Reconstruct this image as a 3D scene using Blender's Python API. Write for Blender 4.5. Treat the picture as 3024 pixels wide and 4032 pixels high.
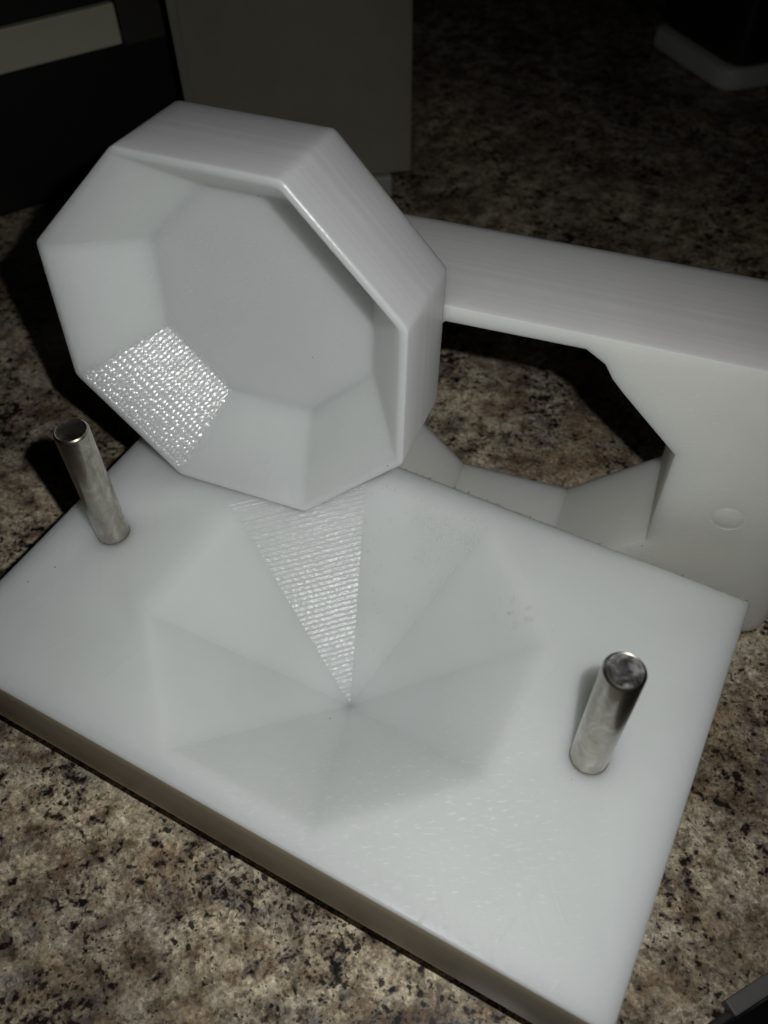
import bpy, bmesh, math, random
from math import sin, cos, pi, radians
from mathutils import Vector, Matrix, Euler

# ------------------------------------------------------------------ scene, camera, light
for o in list(bpy.data.objects):
    bpy.data.objects.remove(o, do_unlink=True)
sc = bpy.context.scene
COL = sc.collection
S = 0.01                       # the places below are written in centimetres
ZC = 1.5                       # underside of the raised mould half above the counter

cam_d = bpy.data.cameras.new('camera')
cam = bpy.data.objects.new('camera', cam_d)
COL.objects.link(cam)
CAM = Vector((16.834, -4.518, 23.464 + ZC))
cam.location = CAM * S
cam.rotation_euler = (0.68296, 0.01395, 0.49239)
cam_d.sensor_fit = 'VERTICAL'
cam_d.sensor_height = 5.132
cam_d.sensor_width = 3.85
cam_d.lens = 4.30              # phone camera
cam_d.clip_start = 0.002
cam_d.clip_end = 20
cam_d.dof.use_dof = True
cam_d.dof.focus_distance = 0.243
cam_d.dof.aperture_fstop = 2.0
sc.camera = cam

world = bpy.data.worlds.new('World')
sc.world = world
world.use_nodes = True
bg = world.node_tree.nodes['Background']
bg.inputs[0].default_value = (1.0, 0.93, 0.82, 1)
bg.inputs[1].default_value = 0.0004

R3 = cam.rotation_euler.to_matrix()
# the phone's flash, beside its lens
ld = bpy.data.lights.new('phone_flash', 'SPOT')
lo = bpy.data.objects.new('phone_flash', ld)
COL.objects.link(lo)
lo.location = (CAM + R3 @ Vector((2.3, 1.5, 0.1))) * S
lo.rotation_euler = (lo.location - Vector((9.5, 5.6, 5.0)) * S).to_track_quat('Z', 'Y').to_euler()
ld.energy = 1.28
ld.shadow_soft_size = 0.0022
ld.spot_size = radians(108)
ld.spot_blend = 1.0
ld.color = (0.985, 1.0, 0.99)

sc.view_settings.view_transform = 'Standard'
sc.view_settings.look = 'None'
sc.view_settings.exposure = 0
sc.view_settings.gamma = 1
sc.render.engine = 'CYCLES'
sc.render.resolution_x = 768
sc.render.resolution_y = 1024
sc.cycles.max_bounces = 10

# ------------------------------------------------------------------ node helper
class NT:
    def __init__(s, name):
        s.m = bpy.data.materials.new(name); s.m.use_nodes = True
        s.t = s.m.node_tree; s.t.nodes.clear()
        s.out = s.n('ShaderNodeOutputMaterial')
        s.p = s.n('ShaderNodeBsdfPrincipled')
        s.l(s.p.outputs[0], s.out.inputs[0])
        s.tc = s.n('ShaderNodeTexCoord')
    def n(s, k, **a):
        x = s.t.nodes.new(k)
        for q, v in a.items(): setattr(x, q, v)
        return x
    def l(s, a, b): s.t.links.new(a, b)
    def vec(s, scale=(100, 100, 100), rot=(0, 0, 0), loc=(0, 0, 0)):
        m = s.n('ShaderNodeMapping')
        m.inputs['Scale'].default_value = scale; m.inputs['Rotation'].default_value = rot
        m.inputs['Location'].default_value = loc
        s.l(s.tc.outputs['Object'], m.inputs[0]); return m.outputs[0]
    def noise(s, v, scale, detail=3, rough=0.5, dist=0, out='Fac'):
        x = s.n('ShaderNodeTexNoise'); s.l(v, x.inputs['Vector'])
        x.inputs['Scale'].default_value = scale; x.inputs['Detail'].default_value = detail
        x.inputs['Roughness'].default_value = rough; x.inputs['Distortion'].default_value = dist
        return x.outputs[out]
    def vor(s, v, scale, out='Distance', feature='F1', rnd=1):
        x = s.n('ShaderNodeTexVoronoi', feature=feature); s.l(v, x.inputs['Vector'])
        x.inputs['Scale'].default_value = scale; x.inputs['Randomness'].default_value = rnd
        return x.outputs[out]
    def ramp(s, f, stops, interp='LINEAR'):
        x = s.n('ShaderNodeValToRGB'); s.l(f, x.inputs[0]); e = x.color_ramp
        e.interpolation = interp
        while len(e.elements) < len(stops): e.elements.new(0.5)
        for el, (p, c) in zip(e.elements, stops):
            el.position = p
            el.color = (c, c, c, 1) if isinstance(c, (int, float)) else (*c, 1)
        return x.outputs[0]
    def mix(s, f, a, b, mode='MIX'):
        x = s.n('ShaderNodeMix', data_type='RGBA', blend_type=mode)
        for i, v in ((0, f), (6, a), (7, b)):
            if isinstance(v, (int, float)): x.inputs[i].default_value = v if i == 0 else (v, v, v, 1)
            elif isinstance(v, tuple): x.inputs[i].default_value = (*v, 1)
            else: s.l(v, x.inputs[i])
        return x.outputs[2]
    def math(s, op, a, b=0.0, c=0.0):
        x = s.n('ShaderNodeMath', operation=op)
        for i, v in enumerate((a, b, c)):
            if isinstance(v, (int, float)): x.inputs[i].default_value = v
            else: s.l(v, x.inputs[i])
        return x.outputs[0]
    def dot(s, v, d):
        x = s.n('ShaderNodeVectorMath', operation='DOT_PRODUCT'); s.l(v, x.inputs[0])
        x.inputs[1].default_value = d; return x.outputs['Value']
    def comb(s, a, b, c=0.0):
        x = s.n('ShaderNodeCombineXYZ')
        for i, v in enumerate((a, b, c)):
            if isinstance(v, (int, float)): x.inputs[i].default_value = v
            else: s.l(v, x.inputs[i])
        return x.outputs[0]
    def bump(s, h, dist, strength=1.0, prev=None):
        x = s.n('ShaderNodeBump'); s.l(h, x.inputs['Height'])
        x.inputs['Distance'].default_value = dist * S; x.inputs['Strength'].default_value = strength
        if prev is not None: s.l(prev, x.inputs['Normal'])
        return x.outputs[0]
    def set(s, **a):
        for k, v in a.items():
            i = s.p.inputs[k.replace('_', ' ')]
            if isinstance(v, (int, float)): i.default_value = v
            elif isinstance(v, tuple): i.default_value = (*v, 1) if len(v) == 3 and i.type == 'RGBA' else v
            else: s.l(v, i)
        return s.m

def plastic(name, kind='face', ang=0.0, centre=(0, 0, 0), tint=(0.795, 0.82, 0.80)):
    """Milky machined nylon.  kind: face, streak (tool lines along one axis), mill (stepped toolpath), dots"""
    t = NT(name)
    v = t.vec()
    cloud = t.noise(v, 0.35, 3)
    base = t.mix(cloud, tuple(c * 0.93 for c in tint), tuple(min(1, c * 1.06) for c in (tint[0], tint[1], tint[2] * 1.01)))
    nb = t.noise(t.vec((400, 400, 400)), 7, 4, 0.6)
    nrm = t.bump(nb, 0.0018, 0.35)
    rough = 0.42
    if kind == 'face':
        # faint arcs and flecks of the surfacing cutter
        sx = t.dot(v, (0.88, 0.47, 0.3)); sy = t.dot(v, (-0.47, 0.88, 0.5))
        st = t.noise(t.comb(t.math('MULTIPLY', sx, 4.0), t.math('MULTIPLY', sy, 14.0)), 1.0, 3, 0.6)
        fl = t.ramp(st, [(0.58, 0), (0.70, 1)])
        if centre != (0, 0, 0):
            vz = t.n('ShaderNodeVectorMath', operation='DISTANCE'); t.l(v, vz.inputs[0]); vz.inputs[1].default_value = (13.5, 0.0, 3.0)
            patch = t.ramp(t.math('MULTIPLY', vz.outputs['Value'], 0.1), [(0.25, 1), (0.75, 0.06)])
        else:
            patch = t.ramp(t.noise(v, 0.22, 2), [(0.40, 0.05), (0.62, 0.5)])
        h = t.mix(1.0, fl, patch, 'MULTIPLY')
        nrm = t.bump(h, 0.008, 1.0, nrm)
        base = t.mix(t.math('MULTIPLY', h, 0.9), base, (0.97, 0.98, 0.96))  # whitish cutter flecks, with their glints also put into the colour
        rough = t.math('SUBTRACT', 0.42, t.math('MULTIPLY', h, 0.2))
        ln = t.n('ShaderNodeTexNoise', noise_dimensions='1D'); t.l(t.math('ADD', t.dot(v, (0.8, 0.6, 0.45)), t.math('MULTIPLY', t.noise(v, 0.3, 2), 0.4)), ln.inputs['W'])
        ln.inputs['Scale'].default_value = 7; ln.inputs['Detail'].default_value = 3
        lm_ = t.math('MULTIPLY', ln.outputs[0], t.ramp(t.noise(v, 0.3, 2), [(0.42, 0), (0.6, 1)]))
        nrm = t.bump(lm_, 0.010, 0.7, nrm)
        base = t.mix(t.math('MULTIPLY', lm_, 0.10), base, (0.6, 0.6, 0.6))
        scr = t.n('ShaderNodeTexWave', wave_type='BANDS'); t.l(t.vec((60, 40, 60), (0.3, 0.2, 0.6)), scr.inputs[0])
        scr.inputs['Scale'].default_value = 0.35; scr.inputs['Distortion'].default_value = 9; scr.inputs['Detail'].default_value = 1; scr.inputs['Detail Scale'].default_value = 0.3
        sc2 = t.math('MULTIPLY', t.ramp(scr.outputs['Fac'], [(0.993, 0), (0.999, 1)]), t.ramp(t.noise(v, 1.1, 3), [(0.52, 0), (0.6, 1)]))
        nrm = t.bump(sc2, 0.01, 0.5, nrm)
        # stray dark specks
        vd = t.vor(v, 0.9)
        sp = t.ramp(vd, [(0.016, 1), (0.030, 0)])
        base = t.mix(sp, base, (0.25, 0.23, 0.2))
        sm = t.noise(t.vec((100, 100, 100), (0, 0, 0), (3, 1, 0)), 3.0, 5, 0.65)
        vv = t.n('ShaderNodeVectorMath', operation='DISTANCE'); t.l(v, vv.inputs[0]); vv.inputs[1].default_value = centre
        smz = t.ramp(vv.outputs['Value'], [(0.3, 1), (1.0, 0)])
        vv2 = t.math('MULTIPLY', smz, t.ramp(sm, [(0.56, 0), (0.66, 0.35)]))
        if centre != (0, 0, 0):
            base = t.mix(vv2, base, (0.33, 0.27, 0.22))
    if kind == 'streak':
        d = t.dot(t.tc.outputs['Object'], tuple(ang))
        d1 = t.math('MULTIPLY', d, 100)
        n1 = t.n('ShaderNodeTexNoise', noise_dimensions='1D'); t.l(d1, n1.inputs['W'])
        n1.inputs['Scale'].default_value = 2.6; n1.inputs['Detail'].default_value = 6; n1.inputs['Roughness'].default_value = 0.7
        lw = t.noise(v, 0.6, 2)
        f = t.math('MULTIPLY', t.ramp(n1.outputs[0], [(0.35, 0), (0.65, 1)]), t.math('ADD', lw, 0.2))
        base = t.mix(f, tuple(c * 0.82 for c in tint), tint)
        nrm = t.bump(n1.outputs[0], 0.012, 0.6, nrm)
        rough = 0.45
    if kind == 'lip':
        rough = 0.27; base = (0.93, 0.94, 0.93)  # whitened base: the rim's highlight line put into the colour
        nrm = t.bump(t.noise(v, 9, 3), 0.012, 0.8, nrm)
    if kind in ('mill', 'dots', 'faint'):
        r = t.dot(v, (cos(ang), sin(ang), 0)); s_ = t.dot(v, (-sin(ang), cos(ang), 0))
        wob = t.noise(v, 2.5, 2)
        r = t.math('ADD', r, t.math('MULTIPLY', wob, 0.05))
        if kind == 'mill':
            rows, cols = 8.0, 4.5
        else:
            rows, cols = 8.2, 7.2
        row = t.math('FLOOR', t.math('MULTIPLY', r, rows))
        rf = t.math('FRACT', t.math('MULTIPLY', r, rows))
        wn = t.n('ShaderNodeTexWhiteNoise', noise_dimensions='1D'); t.l(row, wn.inputs['W'])
        sh = t.math('ADD', t.math('MULTIPLY', s_, cols), t.math('MULTIPLY', wn.outputs['Value'], 0.9 if kind == 'dots' else 3.0))
        sh = t.math('ADD', sh, t.math('MULTIPLY', t.noise(v, 1.6, 2), 0.5))
        cv = t.comb(sh, t.math('ADD', row, t.math('MULTIPLY', rf, 1.0)))
        dt = t.n('ShaderNodeTexVoronoi', feature='F1'); t.l(cv, dt.inputs['Vector']); dt.inputs['Scale'].default_value = 1.0
        dt.inputs['Randomness'].default_value = 0.42
        dome = t.ramp(dt.outputs['Distance'], [(0.12, 1), (0.62, 0)], 'EASE')
        groove = t.ramp(rf, [(0.0, 0), (0.25, 1), (0.8, 1), (1.0, 0)], 'EASE')
        if kind == 'mill':
            amp = t.ramp(wn.outputs['Value'], [(0.25, 0.25), (0.9, 1)])
            h = t.math('MULTIPLY', groove, amp)
            nrm = t.bump(h, 0.045, 0.9, nrm)
            nrm = t.bump(t.noise(v, 9, 3, 0.6), 0.02, 0.8, nrm)
            nrm = t.bump(dome, 0.012, 0.6, nrm)
            base = t.mix(t.math('MULTIPLY', h, 0.35), base, (0.97, 0.98, 0.97))
        elif kind == 'dots':
            nrm = t.bump(dome, 0.012, 0.6, nrm)
            base = t.mix(t.math('MULTIPLY', dome, 0.6), t.mix(1.0, base, (0.90, 0.90, 0.90), 'MULTIPLY'), (1.0, 1.0, 1.0))  # lighter domes: dot highlights evened out in the base colour
        else:
            px = t.dot(v, (0.83, 0.56, 0))
            m = t.ramp(t.math('MULTIPLY', px, 0.05), [(0.66, 0), (0.86, 1)])
            nrm = t.bump(t.math('MULTIPLY', dome, m), 0.024, 0.8, nrm)
        rough = {'faint': 0.3, 'dots': 0.20, 'mill': 0.25}[kind]
    return t.set(Base_Color=base, Roughness=rough, Subsurface_Weight=1.0,
                 Subsurface_Radius=(1.6 * S, 1.55 * S, 1.5 * S), Subsurface_Scale=1.0,
                 IOR=1.5, Specular_IOR_Level=1.0 if kind == 'lip' else 0.45, Normal=nrm)

def granite():
    t = NT('granite')
    v = t.vec()
    # the stone's grain runs one way: stretch along it
    g1 = t.dot(v, (0.80, 0.60, 0)); g2 = t.dot(v, (-0.60, 0.80, 0))
    fv = t.comb(t.math('MULTIPLY', g1, 0.86), g2)
    warp = t.noise(v, 0.8, 3, 0.6, 0, 'Color')
    wv = t.mix(0.25, fv, warp, 'ADD')
    med = t.noise(wv, 1.25, 6, 0.66, 0.15)
    fine = t.noise(v, 9, 4, 0.75)
    c = t.ramp(med, [(0.33, (0.13, 0.10, 0.08)), (0.42, (0.34, 0.27, 0.20)), (0.48, (0.50, 0.43, 0.33)), (0.56, (0.68, 0.60, 0.47)), (0.68, (0.82, 0.76, 0.62))])
    c = t.mix(1.0, c, t.ramp(t.noise(wv, 0.22, 3, 0.5), [(0.36, (0.60, 0.55, 0.50)), (0.5, (1, 1, 1)), (0.62, (1.35, 1.32, 1.25))]), 'MULTIPLY')
    # brown drifts
    rust = t.ramp(t.noise(wv, 0.40, 6, 0.7, 0.2), [(0.54, 0), (0.65, 0.75)])
    c = t.mix(rust, c, (0.26, 0.16, 0.10))
    grey = t.ramp(t.noise(t.vec(loc=(7, 3, 0)), 0.75, 6, 0.66, 0.2), [(0.56, 0), (0.66, 0.75)])
    c = t.mix(grey, c, (0.22, 0.225, 0.235))
    gold = t.ramp(t.noise(t.vec(loc=(-5, 11, 0)), 0.35, 4, 0.6), [(0.56, 0), (0.7, 0.5)])
    c = t.mix(gold, c, (0.66, 0.47, 0.27))
    # crystals
    def cells(sc, seed, lo_, hi_):
        col_ = t.vor(t.mix(0.10, t.vec(loc=seed), t.noise(v, 8, 2, 0.6, 0, 'Color'), 'ADD'), sc, 'Color')
        sp_ = t.n('ShaderNodeSeparateColor'); t.l(col_, sp_.inputs[0])
        return t.ramp(sp_.outputs[0], [(0.0, lo_), (0.30, 0.9), (0.75, 1.0), (1.0, hi_)])
    c = t.mix(0.75, c, cells(7.5, (0, 0, 0), 0.35, 1.4), 'MULTIPLY')
    c = t.mix(0.60, c, cells(13.0, (3, 1, 0), 0.45, 1.4), 'MULTIPLY')
    c = t.mix(0.7, c, t.ramp(fine, [(0.36, 0.45), (0.5, 0.95), (0.64, 1.3)]), 'MULTIPLY')
    # black mica flecks of several sizes, gathered in drifts, ragged and soft at the rim
    clus = t.noise(t.vec(loc=(2, 9, 0)), 0.36, 4, 0.62)
    cl = t.math('MULTIPLY', t.math('SUBTRACT', clus, 0.5), 0.50)
    rag = t.mix(0.16, fv, t.noise(v, 6, 3, 0.7, 0, 'Color'), 'ADD')
    n1 = t.noise(rag, 2.7, 2.5, 0.55)
    n2 = t.noise(t.mix(0.08, v, t.noise(v, 9, 3, 0.6, 0, 'Color'), 'ADD'), 4.0, 1.5, 0.5)
    n3 = t.noise(t.vec(loc=(4, 4, 4)), 7.5, 1, 0.5)
    f1 = t.ramp(t.math('ADD', n1, cl), [(0.615, 0), (0.69, 1)])
    f2 = t.ramp(t.math('ADD', n2, cl), [(0.60, 0), (0.70, 0.95)])
    f3 = t.ramp(t.math('ADD', n3, cl), [(0.63, 0), (0.70, 0.85)])
    sp = t.math('MAXIMUM', t.math('MAXIMUM', f1, f2), f3)
    halo = t.ramp(t.math('ADD', n1, cl), [(0.53, 0), (0.63, 0.6)])
    c = t.mix(halo, c, (0.20, 0.165, 0.14))
    c = t.mix(t.math('MULTIPLY', sp, 0.97), c, (0.014, 0.012, 0.012))
    c = t.mix(1.0, c, (0.81, 0.785, 0.755), 'MULTIPLY')
    nrm = t.bump(fine, 0.004, 0.4)
    return t.set(Base_Color=c, Roughness=0.2, Normal=nrm, Specular_IOR_Level=0.4)

def steel(name, stain=0.5):
    t = NT(name)
    v = t.vec((100, 100, 70))
    sm = t.noise(v, 2.0, 6, 0.68, 0.8)
    c = t.ramp(sm, [(0.32, (0.20, 0.175, 0.13)), (0.44, (0.33, 0.30, 0.24)), (0.56, (0.39, 0.365, 0.31)), (0.66, (0.52, 0.50, 0.45))])
    r = t.ramp(sm, [(0.30, 0.42), (0.55, 0.32), (0.70, 0.30)])
    nrm = t.bump(t.noise(t.vec((100, 100, 2500)), 1.0, 3, 0.6), 0.0012, 0.3)
    return t.set(Base_Color=c, Metallic=1.0, Roughness=r, Normal=nrm, Coat_Weight=1.0, Coat_Roughness=0.06, Coat_IOR=1.9)

def steel_end(name, scuff):
    t = NT(name)
    v = t.vec()
    sm = t.noise(v, 2.6, 5, 0.62, 0.5)
    if scuff:
        c = t.ramp(sm, [(0.38, (0.05, 0.045, 0.045)), (0.5, (0.20, 0.19, 0.19)), (0.62, (0.62, 0.60, 0.60))])
        r = 0.5
    else:
        c = t.ramp(sm, [(0.35, (0.05, 0.045, 0.04)), (0.62, (0.16, 0.145, 0.13)), (0.72, (0.4, 0.38, 0.35))])
        r = 0.35
    nrm = t.bump(sm, 0.015, 0.6)
    return t.set(Base_Color=c, Metallic=0.85, Roughness=r, Normal=nrm)

def simple(name, col, rough=0.5, metal=0.0, var=0.12, nscale=1.5, bump=0.004):
    t = NT(name)
    n = t.noise(t.vec(), nscale, 5, 0.6)
    c = t.mix(n, tuple(x * (1 - var) for x in col), tuple(min(1, x * (1 + var)) for x in col))
    return t.set(Base_Color=c, Roughness=rough, Metallic=metal, Normal=t.bump(t.noise(t.vec(), 25, 3), bump, 0.5))

# ------------------------------------------------------------------ mesh helpers (centimetres in)
def link(name, bm, mats, parent=None, loc=(0, 0, 0), rot=None, smooth=False):
    me = bpy.data.meshes.new(name)
    bmesh.ops.scale(bm, vec=(S, S, S), verts=bm.verts)
    bm.to_mesh(me); bm.free()
    for m in (mats if isinstance(mats, (list, tuple)) else [mats]): me.materials.append(m)
    if smooth:
        for p in me.polygons: p.use_smooth = True
    o = bpy.data.objects.new(name, me); COL.objects.link(o)
    o.location = Vector(loc) * S
    if rot is not None: o.rotation_euler = rot
    o.parent = parent
    return o

def prism(pts_bot, pts_top, z0, z1):
    bm = bmesh.new()
    a = [bm.verts.new((p[0], p[1], z0)) for p in pts_bot]
    b = [bm.verts.new((p[0], p[1], z1)) for p in pts_top]
    n = len(a)
    bm.faces.new(list(reversed(a))); bm.faces.new(b)
    for i in range(n): bm.faces.new((a[i], a[(i + 1) % n], b[(i + 1) % n], b[i]))
    bmesh.ops.recalc_face_normals(bm, faces=bm.faces)
    return bm

def cone(pts, apex, z0):
    bm = bmesh.new()
    a = [bm.verts.new((p[0], p[1], z0)) for p in pts]; t = bm.verts.new(apex)
    bm.faces.new(a)
    for i in range(len(a)): bm.faces.new((a[i], a[(i + 1) % len(a)], t))
    bmesh.ops.recalc_face_normals(bm, faces=bm.faces)
    return bm

def octa(R, cx=0, cy=0, a0=pi / 8):
    return [(cx + R * cos(a0 + k * pi / 4), cy + R * sin(a0 + k * pi / 4)) for k in range(8)]

def box(x0, x1, y0, y1, z0, z1):
    return prism([(x0, y0), (x1, y0), (x1, y1), (x0, y1)], [(x0, y0), (x1, y0), (x1, y1), (x0, y1)], z0, z1)

def rounded(pts, rad, n=5):
    """round the corners of a polygon; rad: one radius per corner"""
    out = []
    m = len(pts)
    for i, p in enumerate(pts):
        r = rad[i] if isinstance(rad, (list, tuple)) else rad
        p = Vector(p); a = (Vector(pts[i - 1]) - p).normalized(); b = (Vector(pts[(i + 1) % m]) - p).normalized()
        if r <= 0: out.append(tuple(p)); continue
        half = a.angle(b) / 2
        d = r / math.tan(half)
        for k in range(n + 1):
            f = k / n
            q0 = p + a * d * (1 - f); q1 = p + b * d * f
            out.append(tuple(q0.lerp(q1, f)))
    return out

def solid(name, bm, ops, bevel, mats, parent=None, segs=3, angle=20):
    """booleans, then rounded edges (bevel: one width or a function of edge midpoint, normals), baked to a plain mesh"""
    main = link(name + '_raw', bm, mats[0])
    tmp = []
    for kind, b in ops:
        t = link('cutter', b, mats[0]); tmp.append(t)
        md = main.modifiers.new('b', 'BOOLEAN'); md.object = t; md.operation = kind; md.solver = 'EXACT'
    dg = bpy.context.evaluated_depsgraph_get(); dg.update()
    me = bpy.data.meshes.new_from_object(main.evaluated_get(dg))
    for o in tmp + [main]:
        bpy.data.objects.remove(o, do_unlink=True)
    o = bpy.data.objects.new(name, me); COL.objects.link(o)
    if bevel:
        bm = bmesh.new(); bm.from_mesh(me)
        bmesh.ops.remove_doubles(bm, verts=bm.verts, dist=1e-6)
        bmesh.ops.dissolve_limit(bm, angle_limit=radians(0.5), verts=bm.verts, edges=bm.edges)
        lay = bm.edges.layers.float.new('bevel_weight_edge')
        for e in bm.edges:
            if len(e.link_faces) != 2 or e.calc_face_angle(0) < radians(angle): continue
            mid = (e.verts[0].co + e.verts[1].co) / 2 / S
            w = bevel(mid, e.link_faces[0].normal, e.link_faces[1].normal) if callable(bevel) else bevel
            e[lay] = w
        bm.to_mesh(me); bm.free()
        md = o.modifiers.new('bev', 'BEVEL'); md.width = 1.0 * S; md.segments = segs; md.limit_method = 'WEIGHT'
        md.use_clamp_overlap = True
        dg = bpy.context.evaluated_depsgraph_get(); dg.update()
        me2 = bpy.data.meshes.new_from_object(o.evaluated_get(dg))
        o.modifiers.clear(); o.data = me2; me = me2
    me.name = name
    me.materials.clear()
    for m in mats: me.materials.append(m)
    o.parent = parent
    return o

def assign(o, fn):
    for p in o.data.polygons:
        p.material_index = fn(p.center / S, p.normal, p.area / S / S)

def auto_smooth(o, deg=24):
    """smooth the small rounds, keep the machined flats flat"""
    me = o.data
    bm = bmesh.new(); bm.from_mesh(me)
    for f in bm.faces: f.smooth = True
    for e in bm.edges:
        if len(e.link_faces) == 2 and e.calc_face_angle(0) > radians(deg): e.smooth = False
    bm.to_mesh(me); bm.free()
    return o

def thing(name, label, cat, loc=(0, 0, 0), rot=(0, 0, 0), group=None):
    o = bpy.data.objects.new(name, None); COL.objects.link(o)
    o.location = Vector(loc) * S; o.rotation_euler = rot
    o.empty_display_size = 0.01
    o['label'] = label; o['category'] = cat
    if group: o['group'] = group
    return o

rnd = random.Random(4)

# ------------------------------------------------------------------ the counter
M_gran = granite()
bm = bmesh.new()
bmesh.ops.create_grid(bm, x_segments=2, y_segments=2, size=0.5)
for v_ in bm.verts: v_.co.x *= 320; v_.co.y *= 320
counter = link('countertop', bm, M_gran, None, (0, 60, 0))
counter['kind'] = 'structure'

# ------------------------------------------------------------------ raised lower mould half
T0 = 3.0
W, D = 19.4, 11.92
OC = (9.65, 5.87); RO = 5.64
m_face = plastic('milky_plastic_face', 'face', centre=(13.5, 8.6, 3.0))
m_mill = plastic('milky_plastic_stepped', 'mill', ang=radians(135))
m_mill2 = plastic('milky_plastic_faint_steps', 'faint', ang=radians(90))
m_side = plastic('milky_plastic_sawn_shaded_side', 'streak', ang=(0, 0, 1), tint=(0.46, 0.40, 0.30))  # sawn surface; part of the side's shade is in this dark tint
base = thing('mold_base_plate', 'milky white plastic plate with a pointed eight-sided hollow and two steel pins, lying flat',
             'mold plate', (0, 0, ZC))
slab = box(0, W, 0, D, 0, T0)
boss = prism(octa(2.5, *OC), octa(3.2, *OC), -ZC, 0.5)
DEP = 4.2; APX = (9.80, 5.62)
cut = cone([(APX[0] + (x - APX[0]) * 1.1, APX[1] + (y - APX[1]) * 1.1) for x, y in octa(RO, *OC)], (APX[0], APX[1], T0 - DEP), T0 + 0.1 * DEP)
def bev_base(m, n1, n2):
    if any(math.hypot(m.x - x, m.y - y) < 0.6 for x, y in PINS): return 0.012 if m.z > T0 - 0.05 else 0
    if m.z > T0 - 0.05 and 0.3 < m.x < W - 0.3 and 0.3 < m.y < D - 0.3: return 0.25
    if m.z < T0 - 0.1 and n1.z > 0.2 and n2.z > 0.2: return 0
    return 0.07
def lathe(prof, n=48, cx=0, cy=0):
    bm = bmesh.new(); rings = []
    for r, z in prof:
        if r == 0: rings.append([bm.verts.new((cx, cy, z))])
        else: rings.append([bm.verts.new((cx + r * cos(2 * pi * k / n), cy + r * sin(2 * pi * k / n), z)) for k in range(n)])
    for a, b in zip(rings, rings[1:]):
        for k in range(n):
            k2 = (k + 1) % n
            if len(a) == 1 and len(b) == 1: continue
            if len(a) == 1: bm.faces.new((a[0], b[k], b[k2]))
            elif len(b) == 1: bm.faces.new((a[k], a[k2], b[0]))
            else: bm.faces.new((a[k], a[k2], b[k2], b[k]))
    bmesh.ops.recalc_face_normals(bm, faces=bm.faces)
    return bm
PR, PH = 0.476, 4.38
PINS = [(1.79, 5.54), (16.94, 5.49)]
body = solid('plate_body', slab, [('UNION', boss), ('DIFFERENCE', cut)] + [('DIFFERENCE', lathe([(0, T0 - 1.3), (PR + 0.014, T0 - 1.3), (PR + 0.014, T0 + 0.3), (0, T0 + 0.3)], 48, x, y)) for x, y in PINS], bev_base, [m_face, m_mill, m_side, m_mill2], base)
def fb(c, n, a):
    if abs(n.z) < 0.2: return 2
    rel = Vector((c.x - OC[0], c.y - OC[1]))
    if c.z < T0 - 0.02 and c.z > -3 and n.z > 0.3 and rel.length < RO:
        an = math.degrees(math.atan2(rel.y, rel.x)) % 360
        if 112.5 < an < 157.5: return 1
        if 67.5 < an < 112.5: return 3
    return 0
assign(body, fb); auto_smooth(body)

# raised nubs the stepping cutter leaves on a facet
def nubs(bm, P0, down, tan, nrm, length, hw0, hw1, dr, dc, rad, hgt, keep, jit=0.12):
    n = int(length / dr)
    for i in range(n):
        f = (i + 0.5) / n; hw = hw0 + (hw1 - hw0) * f
        m = int(2 * hw / dc); ph = rnd.uniform(-0.25, 0.25) + (0.5 if i % 2 else 0)
        for j in range(m):
            c_ = -hw + (j + 0.25 + ph * 0.5 + 0.25) * dc + rnd.uniform(-jit, jit) * dc
            if abs(c_) > hw - rad * 0.5 or rnd.random() > keep(f, c_ / max(hw, 0.01)): continue
            p = P0 + down * (f * length + rnd.uniform(-jit, jit) * dr * 0.4) + tan * c_
            r_ = rad * rnd.uniform(0.75, 1.15); h_ = hgt * rnd.uniform(0.7, 1.25)
            ax = rnd.uniform(0.9, 1.35)
            rings = []
            for rr, hh in ((1.0, -0.25), (0.85, 0.32), (0.48, 0.82)):
                rings.append([bm.verts.new(p + tan * (cos(k * pi / 4) * r_ * rr * ax) + down * (sin(k * pi / 4) * r_ * rr) + nrm * h_ * hh) for k in range(8)])
            top = bm.verts.new(p + nrm * h_)
            for a, b in zip(rings, rings[1:]):
                for k in range(8): bm.faces.new((a[k], a[(k + 1) % 8], b[(k + 1) % 8], b[k]))
            for k in range(8): bm.faces.new((rings[-1][k], rings[-1][(k + 1) % 8], top))
    bmesh.ops.recalc_face_normals(bm, faces=bm.faces)
m_nub = NT('milky_nub').set(Base_Color=(0.74, 0.77, 0.76), Roughness=0.24, Specular_IOR_Level=0.7)
def facet_nubs(name, parent, c0, R0, R1, z0, z1, ang, mat=None, apex=None, **k):
    rad_ = Vector((cos(ang), sin(ang), 0)); tan = Vector((-sin(ang), cos(ang), 0))
    P0 = Vector((c0[0], c0[1], z0)) + rad_ * R0 * cos(pi / 8)
    P1 = Vector((c0[0], c0[1], z1)) + rad_ * R1 * cos(pi / 8)
    if apex is not None: P1 = Vector(apex)
    down = (P1 - P0); L_ = down.length; down.normalize()
    nrm = tan.cross(down).normalized()
    if nrm.z < 0: nrm = -nrm
    bm = bmesh.new()
    nubs(bm, P0, down, tan, nrm, L_, R0 * sin(pi / 8), R1 * sin(pi / 8), **k)
    o = link(name, bm, m_nub, parent, smooth=True); o['kind'] = 'stuff'
    return o
facet_nubs('cutter_nubs', base, OC, RO * 0.99, 0.05, T0, 0, radians(90), apex=(APX[0], APX[1], T0 - DEP), dr=0.13, dc=0.13, rad=0.034, hgt=0.010,
           keep=lambda f, c: max(0.0, 0.75 * (0.62 - f)) * (0.12 + 0.9 * max(0, -c)) + 0.02)

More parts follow.
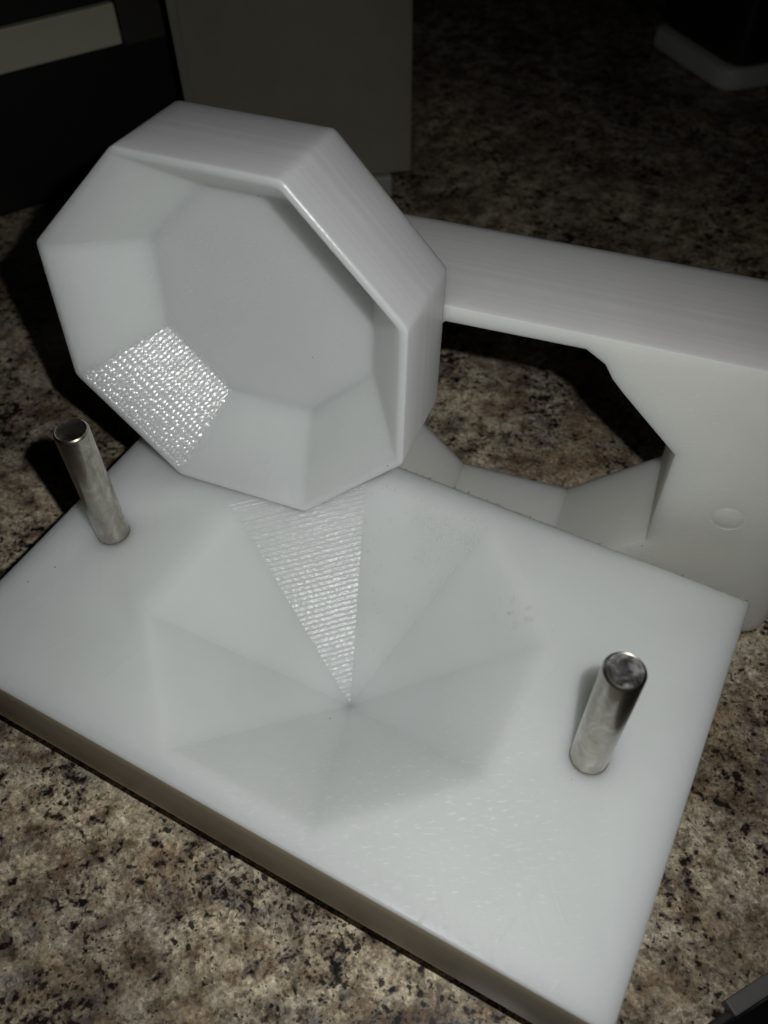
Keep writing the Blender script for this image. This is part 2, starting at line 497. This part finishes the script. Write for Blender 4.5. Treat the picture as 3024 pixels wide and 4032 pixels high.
# burrs left along the back edge
def shard(bm, p, d, w, h):
    p = Vector(p); d = Vector(d).normalized()
    a = bm.verts.new(p - Vector((w, 0, 0))); b = bm.verts.new(p + Vector((w, 0, 0)))
    c = bm.verts.new(p + Vector((0, w * 0.8, 0.01))); t = bm.verts.new(p + d * h)
    for f in ((a, b, t), (b, c, t), (c, a, t), (a, c, b)): bm.faces.new(f)
bm = bmesh.new()
for i in range(70):
    x = rnd.uniform(7, W - 0.05)
    shard(bm, (x, D - 0.03, T0 - 0.02), (rnd.uniform(-1, 1), rnd.uniform(0.4, 1), rnd.uniform(0.1, 0.8)), rnd.uniform(0.015, 0.035), rnd.choice((0.05, 0.06, 0.08, 0.13)))
for i in range(8):
    shard(bm, (W - 0.05 - i * 0.03, D - 0.03, T0 - 0.03), (rnd.uniform(-0.4, 1), 1, 0.6), 0.03, 0.11)
for i in range(18):
    shard(bm, (W - 0.03, rnd.uniform(2, D), T0 - 0.03), (1, rnd.uniform(-1, 1), 0.3), 0.02, 0.05)
bu = link('burr', bm, m_face, base); bu['kind'] = 'stuff'

# steel guide pins
m_steel = steel('stained_steel'); m_endA = steel_end('dark_steel_end', False); m_endB = steel_end('scuffed_steel_end', True)
def pin(x, y, mend, scuffed):
    o = link('guide_pin', lathe([(0, -1.2), (PR, -1.2), (PR, PH - 0.07), (PR - 0.02, PH - 0.03), (PR - 0.055, PH), (PR - 0.075, PH - 0.01)]), m_steel, base, (x, y, T0))
    auto_smooth(o, 50)
    if scuffed:
        prof = [(PR - 0.075, PH - 0.01), (0.3, PH - 0.012), (0.15, PH - 0.006), (0, PH - 0.01)]
    else:
        prof = [(PR - 0.075, PH - 0.01), (0.34, PH - 0.05), (0.16, PH - 0.08), (0, PH - 0.10)]
    e = link('end_face', lathe(prof), mend, o); auto_smooth(e, 50)
    return o
p1 = pin(1.79, 5.54, m_endA, False); p1['label'] = 'steel guide pin with a dark dished end'
p2 = pin(16.94, 5.49, m_endB, True); p2['label'] = 'steel guide pin with a scuffed grey end'

# ------------------------------------------------------------------ octagonal cup standing on its edge
RC, TC, RF, DF = 5.64, 3.15, 3.65, 2.50
yaw, lean = 0.1227, 0.0828
u = Vector((cos(yaw), sin(yaw), 0)); b_ = Vector((-sin(yaw), cos(yaw), 0)); z_ = Vector((0, 0, 1))
v_up = z_ * cos(lean) + b_ * sin(lean); n_bk = b_ * cos(lean) - z_ * sin(lean)
cc = Vector((4.54, 8.45, T0 + ZC)) + v_up * RC * cos(pi / 8) + z_ * TC * sin(lean)
cup = thing('octagonal_cup', 'milky white eight-sided plastic cup standing on its side on the pinned plate', 'mold cup')
cup.matrix_world = Matrix(((u.x, v_up.x, -n_bk.x, cc.x * S), (u.y, v_up.y, -n_bk.y, cc.y * S), (u.z, v_up.z, -n_bk.z, cc.z * S), (0, 0, 0, 1)))
m_cup = plastic('milky_plastic_cup', 'face')
m_cupside = plastic('milky_plastic_cup_side', 'streak', ang=(0, 0, 1), tint=(0.77, 0.755, 0.77))
m_lip = plastic('milky_plastic_highlight_lip', 'lip')
m_dots = plastic('milky_plastic_dotted', 'dots', ang=radians(-135))
body_bm = prism(rounded(octa(RC), 0.30), rounded(octa(RC), 0.30), -TC, 0)
k = 0.3
slope = (RC - 0.20 - RF) / DF
def bev_cup(m, n1, n2):
    if m.z < -TC + 0.05: return 0.35
    if m.z > -0.05: return 0.09
    if n1.z > 0.2 and n2.z > 0.2: return 0.16
    return 0.05
cutc = prism(octa(RF), octa(RC - 0.20 + slope * k), -DF, k)
cb = solid('cup_body', body_bm, [('DIFFERENCE', cutc)], bev_cup, [m_cup, m_dots, m_cupside, m_lip], cup, segs=4, angle=16)
def fc(c, n, a):
    r = math.hypot(c.x, c.y)
    an = math.degrees(math.atan2(c.y, c.x)) % 360
    if c.z > -0.13 and 24 < an < 66 and r > 4.9: return 3
    if abs(n.z) < 0.25: return 2
    if -DF + 0.03 < c.z < -0.03 and n.z > 0.2:
        an = math.degrees(math.atan2(c.y, c.x)) % 360
        if 202.5 < an < 247.5: return 1
    return 0
assign(cb, fc); auto_smooth(cb)
# little torn flakes stuck to the lower wall
facet_nubs('cutter_nubs', cup, (0, 0), RC - 0.22, RF + 0.05, -0.04, -DF + 0.05, radians(-135), dr=0.112, dc=0.122, rad=0.038, hgt=0.017, keep=lambda f, c: 0.95, jit=0.18)
R3c = R3
def on_wall(px, py, ang):
    """point of the cup's lower wall seen at that place, in the cup's own axes (cm)"""
    Mi = cup.matrix_world.inverted()
    o_ = Mi @ (CAM * S); d_ = (Mi.to_3x3() @ (R3c @ Vector(((px - 829.5) / 1853.0, -(py - 1106) / 1853.0, -1)))).normalized()
    rad = Vector((cos(ang), sin(ang), 0)); ap = cos(pi / 8)
    n = Vector((rad.x, rad.y, -slope * ap)).normalized()
    q = rad * (RC - 0.20) * ap * S
    return (o_ + d_ * ((q - o_).dot(n) / d_.dot(n))) / S, -n
bm = bmesh.new()
for px, py, an_, h_, dd in ((740, 922, -45, 0.11, (0.1, 1)), (745, 918, -45, 0.07, (-0.3, 1)), (822, 940, -45, 0.10, (0.4, 1)), (815, 936, -45, 0.05, (1, 0.5)),
                            (660, 900, -90, 0.04, (1, 0.2)), (788, 905, -45, 0.04, (1, 0)), (842, 850, -45, 0.04, (0.2, 1)), (700, 870, -45, 0.04, (1, 0))):
    p, n_ = on_wall(px, py, radians(an_))
    shard(bm, p + n_ * 0.01, (dd[0], dd[1], 0.5), 0.022, h_)
fk = link('burr', bm, m_cup, cup); fk['kind'] = 'stuff'

# ------------------------------------------------------------------ collar plate on its long edge
psi = 0.1527
uu = Vector((cos(psi), sin(psi), 0)); nn = Vector((-sin(psi), cos(psi), 0))
KC = 0.9224
CCc = CAM + (Vector((10.86, 14.25, 2.37 + ZC)) - CAM) * KC; TT = 4.12 * KC
col_mat = Matrix(((uu.x, 0, -nn.x, CCc.x * S), (uu.y, 0, -nn.y, CCc.y * S), (0, 1, 0, CCc.z * S), (0, 0, 0, 1)))
m_col = plastic('milky_plastic_collar', 'face', tint=(0.785, 0.785, 0.725))
m_coltop = plastic('milky_plastic_collar_top', 'streak', ang=(0, 0, 1), tint=(0.77, 0.75, 0.735))
hb = -CCc.z
outl = rounded([(-6.2, hb), (9.95 * KC, hb), (9.95 * KC, 5.76 * KC), (-6.2, 5.76 * KC)], [0.3, 1.0, 0.4, 0.4], 6)
hole = [(x * KC, y * KC) for x, y in [(5.22, -2.2), (5.2, 2.0), (3.23, 3.97), (2.86, 4.38), (2.56, 4.86), (1.95, 5.25), (-2.16, 5.2), (-5.2, 2.16), (-5.2, -2.16), (-2.16, -5.2), (2.16, -5.2)]]
dome = lathe([(0, -0.5), (0.425, -0.5), (0.425, -0.02), (0.39, 0.004), (0.32, 0.022), (0.22, 0.036), (0.1, 0.044), (0, 0.046)], 56, 7.36 * KC, -0.16)
def bev_col(m, n1, n2):
    if abs(m.x - 7.36 * KC) < 0.6 and abs(m.y + 0.16) < 0.6: return 0
    if m.y > 5.7 * KC: return 0.5
    if m.x > 9.8 * KC or m.x < -6.1: return 0.3
    if m.z < -0.05 and m.z > -TT + 0.05: return 0
    return 0.06
cbod = solid('mold_collar_plate', prism(outl, outl, -TT, 0), [('DIFFERENCE', prism(hole, hole, -TT - 1, 1)), ('DIFFERENCE', lathe([(0, -0.028), (0.44, -0.028), (0.475, -0.022), (0.50, 0.005), (0.50, 0.2), (0, 0.2)], 56, 7.36 * KC, -0.16)), ('UNION', dome)], bev_col, [m_col, m_coltop], None, segs=5, angle=20)
cbod.matrix_world = col_mat
cbod['label'] = 'thick milky white plastic plate standing on its long edge with an eight-sided hole through it'
cbod['category'] = 'mold plate'
def fcol(c, n, a):
    return 1 if (n.y > 0.5 and c.y > 5.2 * KC) else 0
assign(cbod, fcol); auto_smooth(cbod)

# ------------------------------------------------------------------ things in the dark behind
def bp(px, py, z):
    """pixel of the 1659 x 2212 photo -> point at height z (cm), worked out once to place the background"""
    d = R3 @ Vector(((px - 829.5) / 1853.0, -(py - 1106) / 1853.0, -1))
    t = (z - CAM.z) / d.z
    return CAM + d * t

# tall olive-grey box
m_box = simple('brushed_olive_metal', (0.34, 0.32, 0.25), 0.42, 0.35, 0.16, 0.5)
m_pale = simple('pale_plastic', (0.30, 0.30, 0.27), 0.5, 0, 0.06)
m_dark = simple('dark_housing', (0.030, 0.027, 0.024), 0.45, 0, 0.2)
A = bp(890, 372, 1.2); B = bp(450, 415, 1.2)
d = (A - B); d.z = 0; wd = d.length; ang = math.atan2(d.y, d.x)
tb = thing('storage_box', 'tall olive-grey metal box standing on the granite behind the white cup', 'box', (B.x, B.y, 0), (0, 0, ang))
o = solid('box_shell', box(0, wd, 0, 10, 1.2, 30), [], 0.18, [m_box], tb, 3); auto_smooth(o, 40)
o = link('edge_trim', box(-0.28, 0.10, -0.10, 0.3, 1.2, 30), m_pale, tb); o.data.materials[0] = simple('trim_metal', (0.30, 0.29, 0.25), 0.4, 0.4)
for fx in (0.4, wd - 2.6):
    o = solid('foot', box(fx, fx + 1.5, -0.25, 1.6, 0, 1.199), [], 0.1, [m_pale], tb, 2)
    if fx > 1: pass

# appliance at upper left with a pale band
A = bp(0, 158, 7.0); B = bp(262, 91, 7.0)
d = (B - A); d.z = 0; L = d.length; ang = math.atan2(d.y, d.x)
Cc = bp(130, 28, 7.0)
def height_at(px, py, P0, dirv):
    nrm = Vector((-dirv.y, dirv.x, 0)).normalized()
    r = R3 @ Vector(((px - 829.5) / 1853.0, -(py - 1106) / 1853.0, -1))
    t = (P0 - CAM).dot(nrm) / r.dot(nrm)
    return (CAM + r * t).z
hz = height_at(130, 29, A, d)
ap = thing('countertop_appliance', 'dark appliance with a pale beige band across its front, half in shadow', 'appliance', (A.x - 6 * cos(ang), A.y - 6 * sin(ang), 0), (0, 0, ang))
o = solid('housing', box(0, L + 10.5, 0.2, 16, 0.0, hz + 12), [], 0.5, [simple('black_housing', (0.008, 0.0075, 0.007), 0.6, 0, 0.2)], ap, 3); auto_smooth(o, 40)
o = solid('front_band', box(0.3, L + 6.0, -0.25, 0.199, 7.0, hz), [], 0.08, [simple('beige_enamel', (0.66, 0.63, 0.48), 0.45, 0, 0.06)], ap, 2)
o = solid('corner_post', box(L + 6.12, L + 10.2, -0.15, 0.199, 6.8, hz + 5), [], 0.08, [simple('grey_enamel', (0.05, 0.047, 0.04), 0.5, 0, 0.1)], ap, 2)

# dark machine on a pale base, upper right
P0 = bp(1560, 207, 0); P1 = bp(1398, 98, 0); P2 = bp(1659, 190, 0)
e1 = (P1 - P0); e1.z = 0; e2 = (P2 - P0); e2.z = 0
e1n = e1.normalized(); e2n = e2.normalized()
hb2 = height_at(1560, 160, P0, e2n)
far = thing('kitchen_machine', 'dark boxy machine on a pale rounded base, far back on the granite', 'appliance', (P0.x, P0.y, 0))
Q = [Vector((0, 0)), Vector((e2n.x, e2n.y)) * 22, Vector((e2n.x, e2n.y)) * 22 + Vector((e1n.x, e1n.y)) * e1.length, Vector((e1n.x, e1n.y)) * e1.length]
pts = rounded([tuple(q) for q in Q], [1.6, 1.6, 1.6, 0.8], 7)
o = solid('base_rim', prism(pts, pts, 0, max(1.0, hb2)), [], 0.35, [simple('grey_white_plastic', (0.80, 0.82, 0.76), 0.45, 0, 0.05)], far, 3); auto_smooth(o, 45)
cen = sum(Q, Vector((0, 0))) / 4
pts2 = [tuple(cen + (Vector(p) - cen) * 0.955) for p in pts]
o = solid('housing', prism(pts2, pts2, max(1.0, hb2) - 0.05, 24), [], 0.4, [m_dark], far, 3); auto_smooth(o, 45)

# cooktop corner, lower right
P0 = bp(1484, 2212, 0.3); P1 = bp(1659, 2099, 0.3)
d = P1 - P0; d.z = 0; ang = math.atan2(d.y, d.x)
ck = thing('cooktop', 'black glass cooktop with a thin silvery edge at the lower right corner', 'cooktop', (P0.x, P0.y, 0), (0, 0, ang))
o = solid('glass_top', box(-8, 40, -30, -0.42, 0, 0.40), [], 0.05, [simple('black_glass', (0.006, 0.006, 0.006), 0.12, 0, 0.1, 1, 0.0)], ck, 2)
o = solid('metal_rim', box(-8, 1.15, -0.419, -0.22, 0, 0.30), [], 0.05, [simple('dark_rim', (0.05, 0.05, 0.048), 0.4, 0.6)], ck, 2)
o = solid('metal_rim', box(1.15, 40, -0.419, 0.0, 0, 0.42), [], 0.05, [simple('silver_rim', (0.11, 0.105, 0.10), 0.6, 0)], ck, 2)
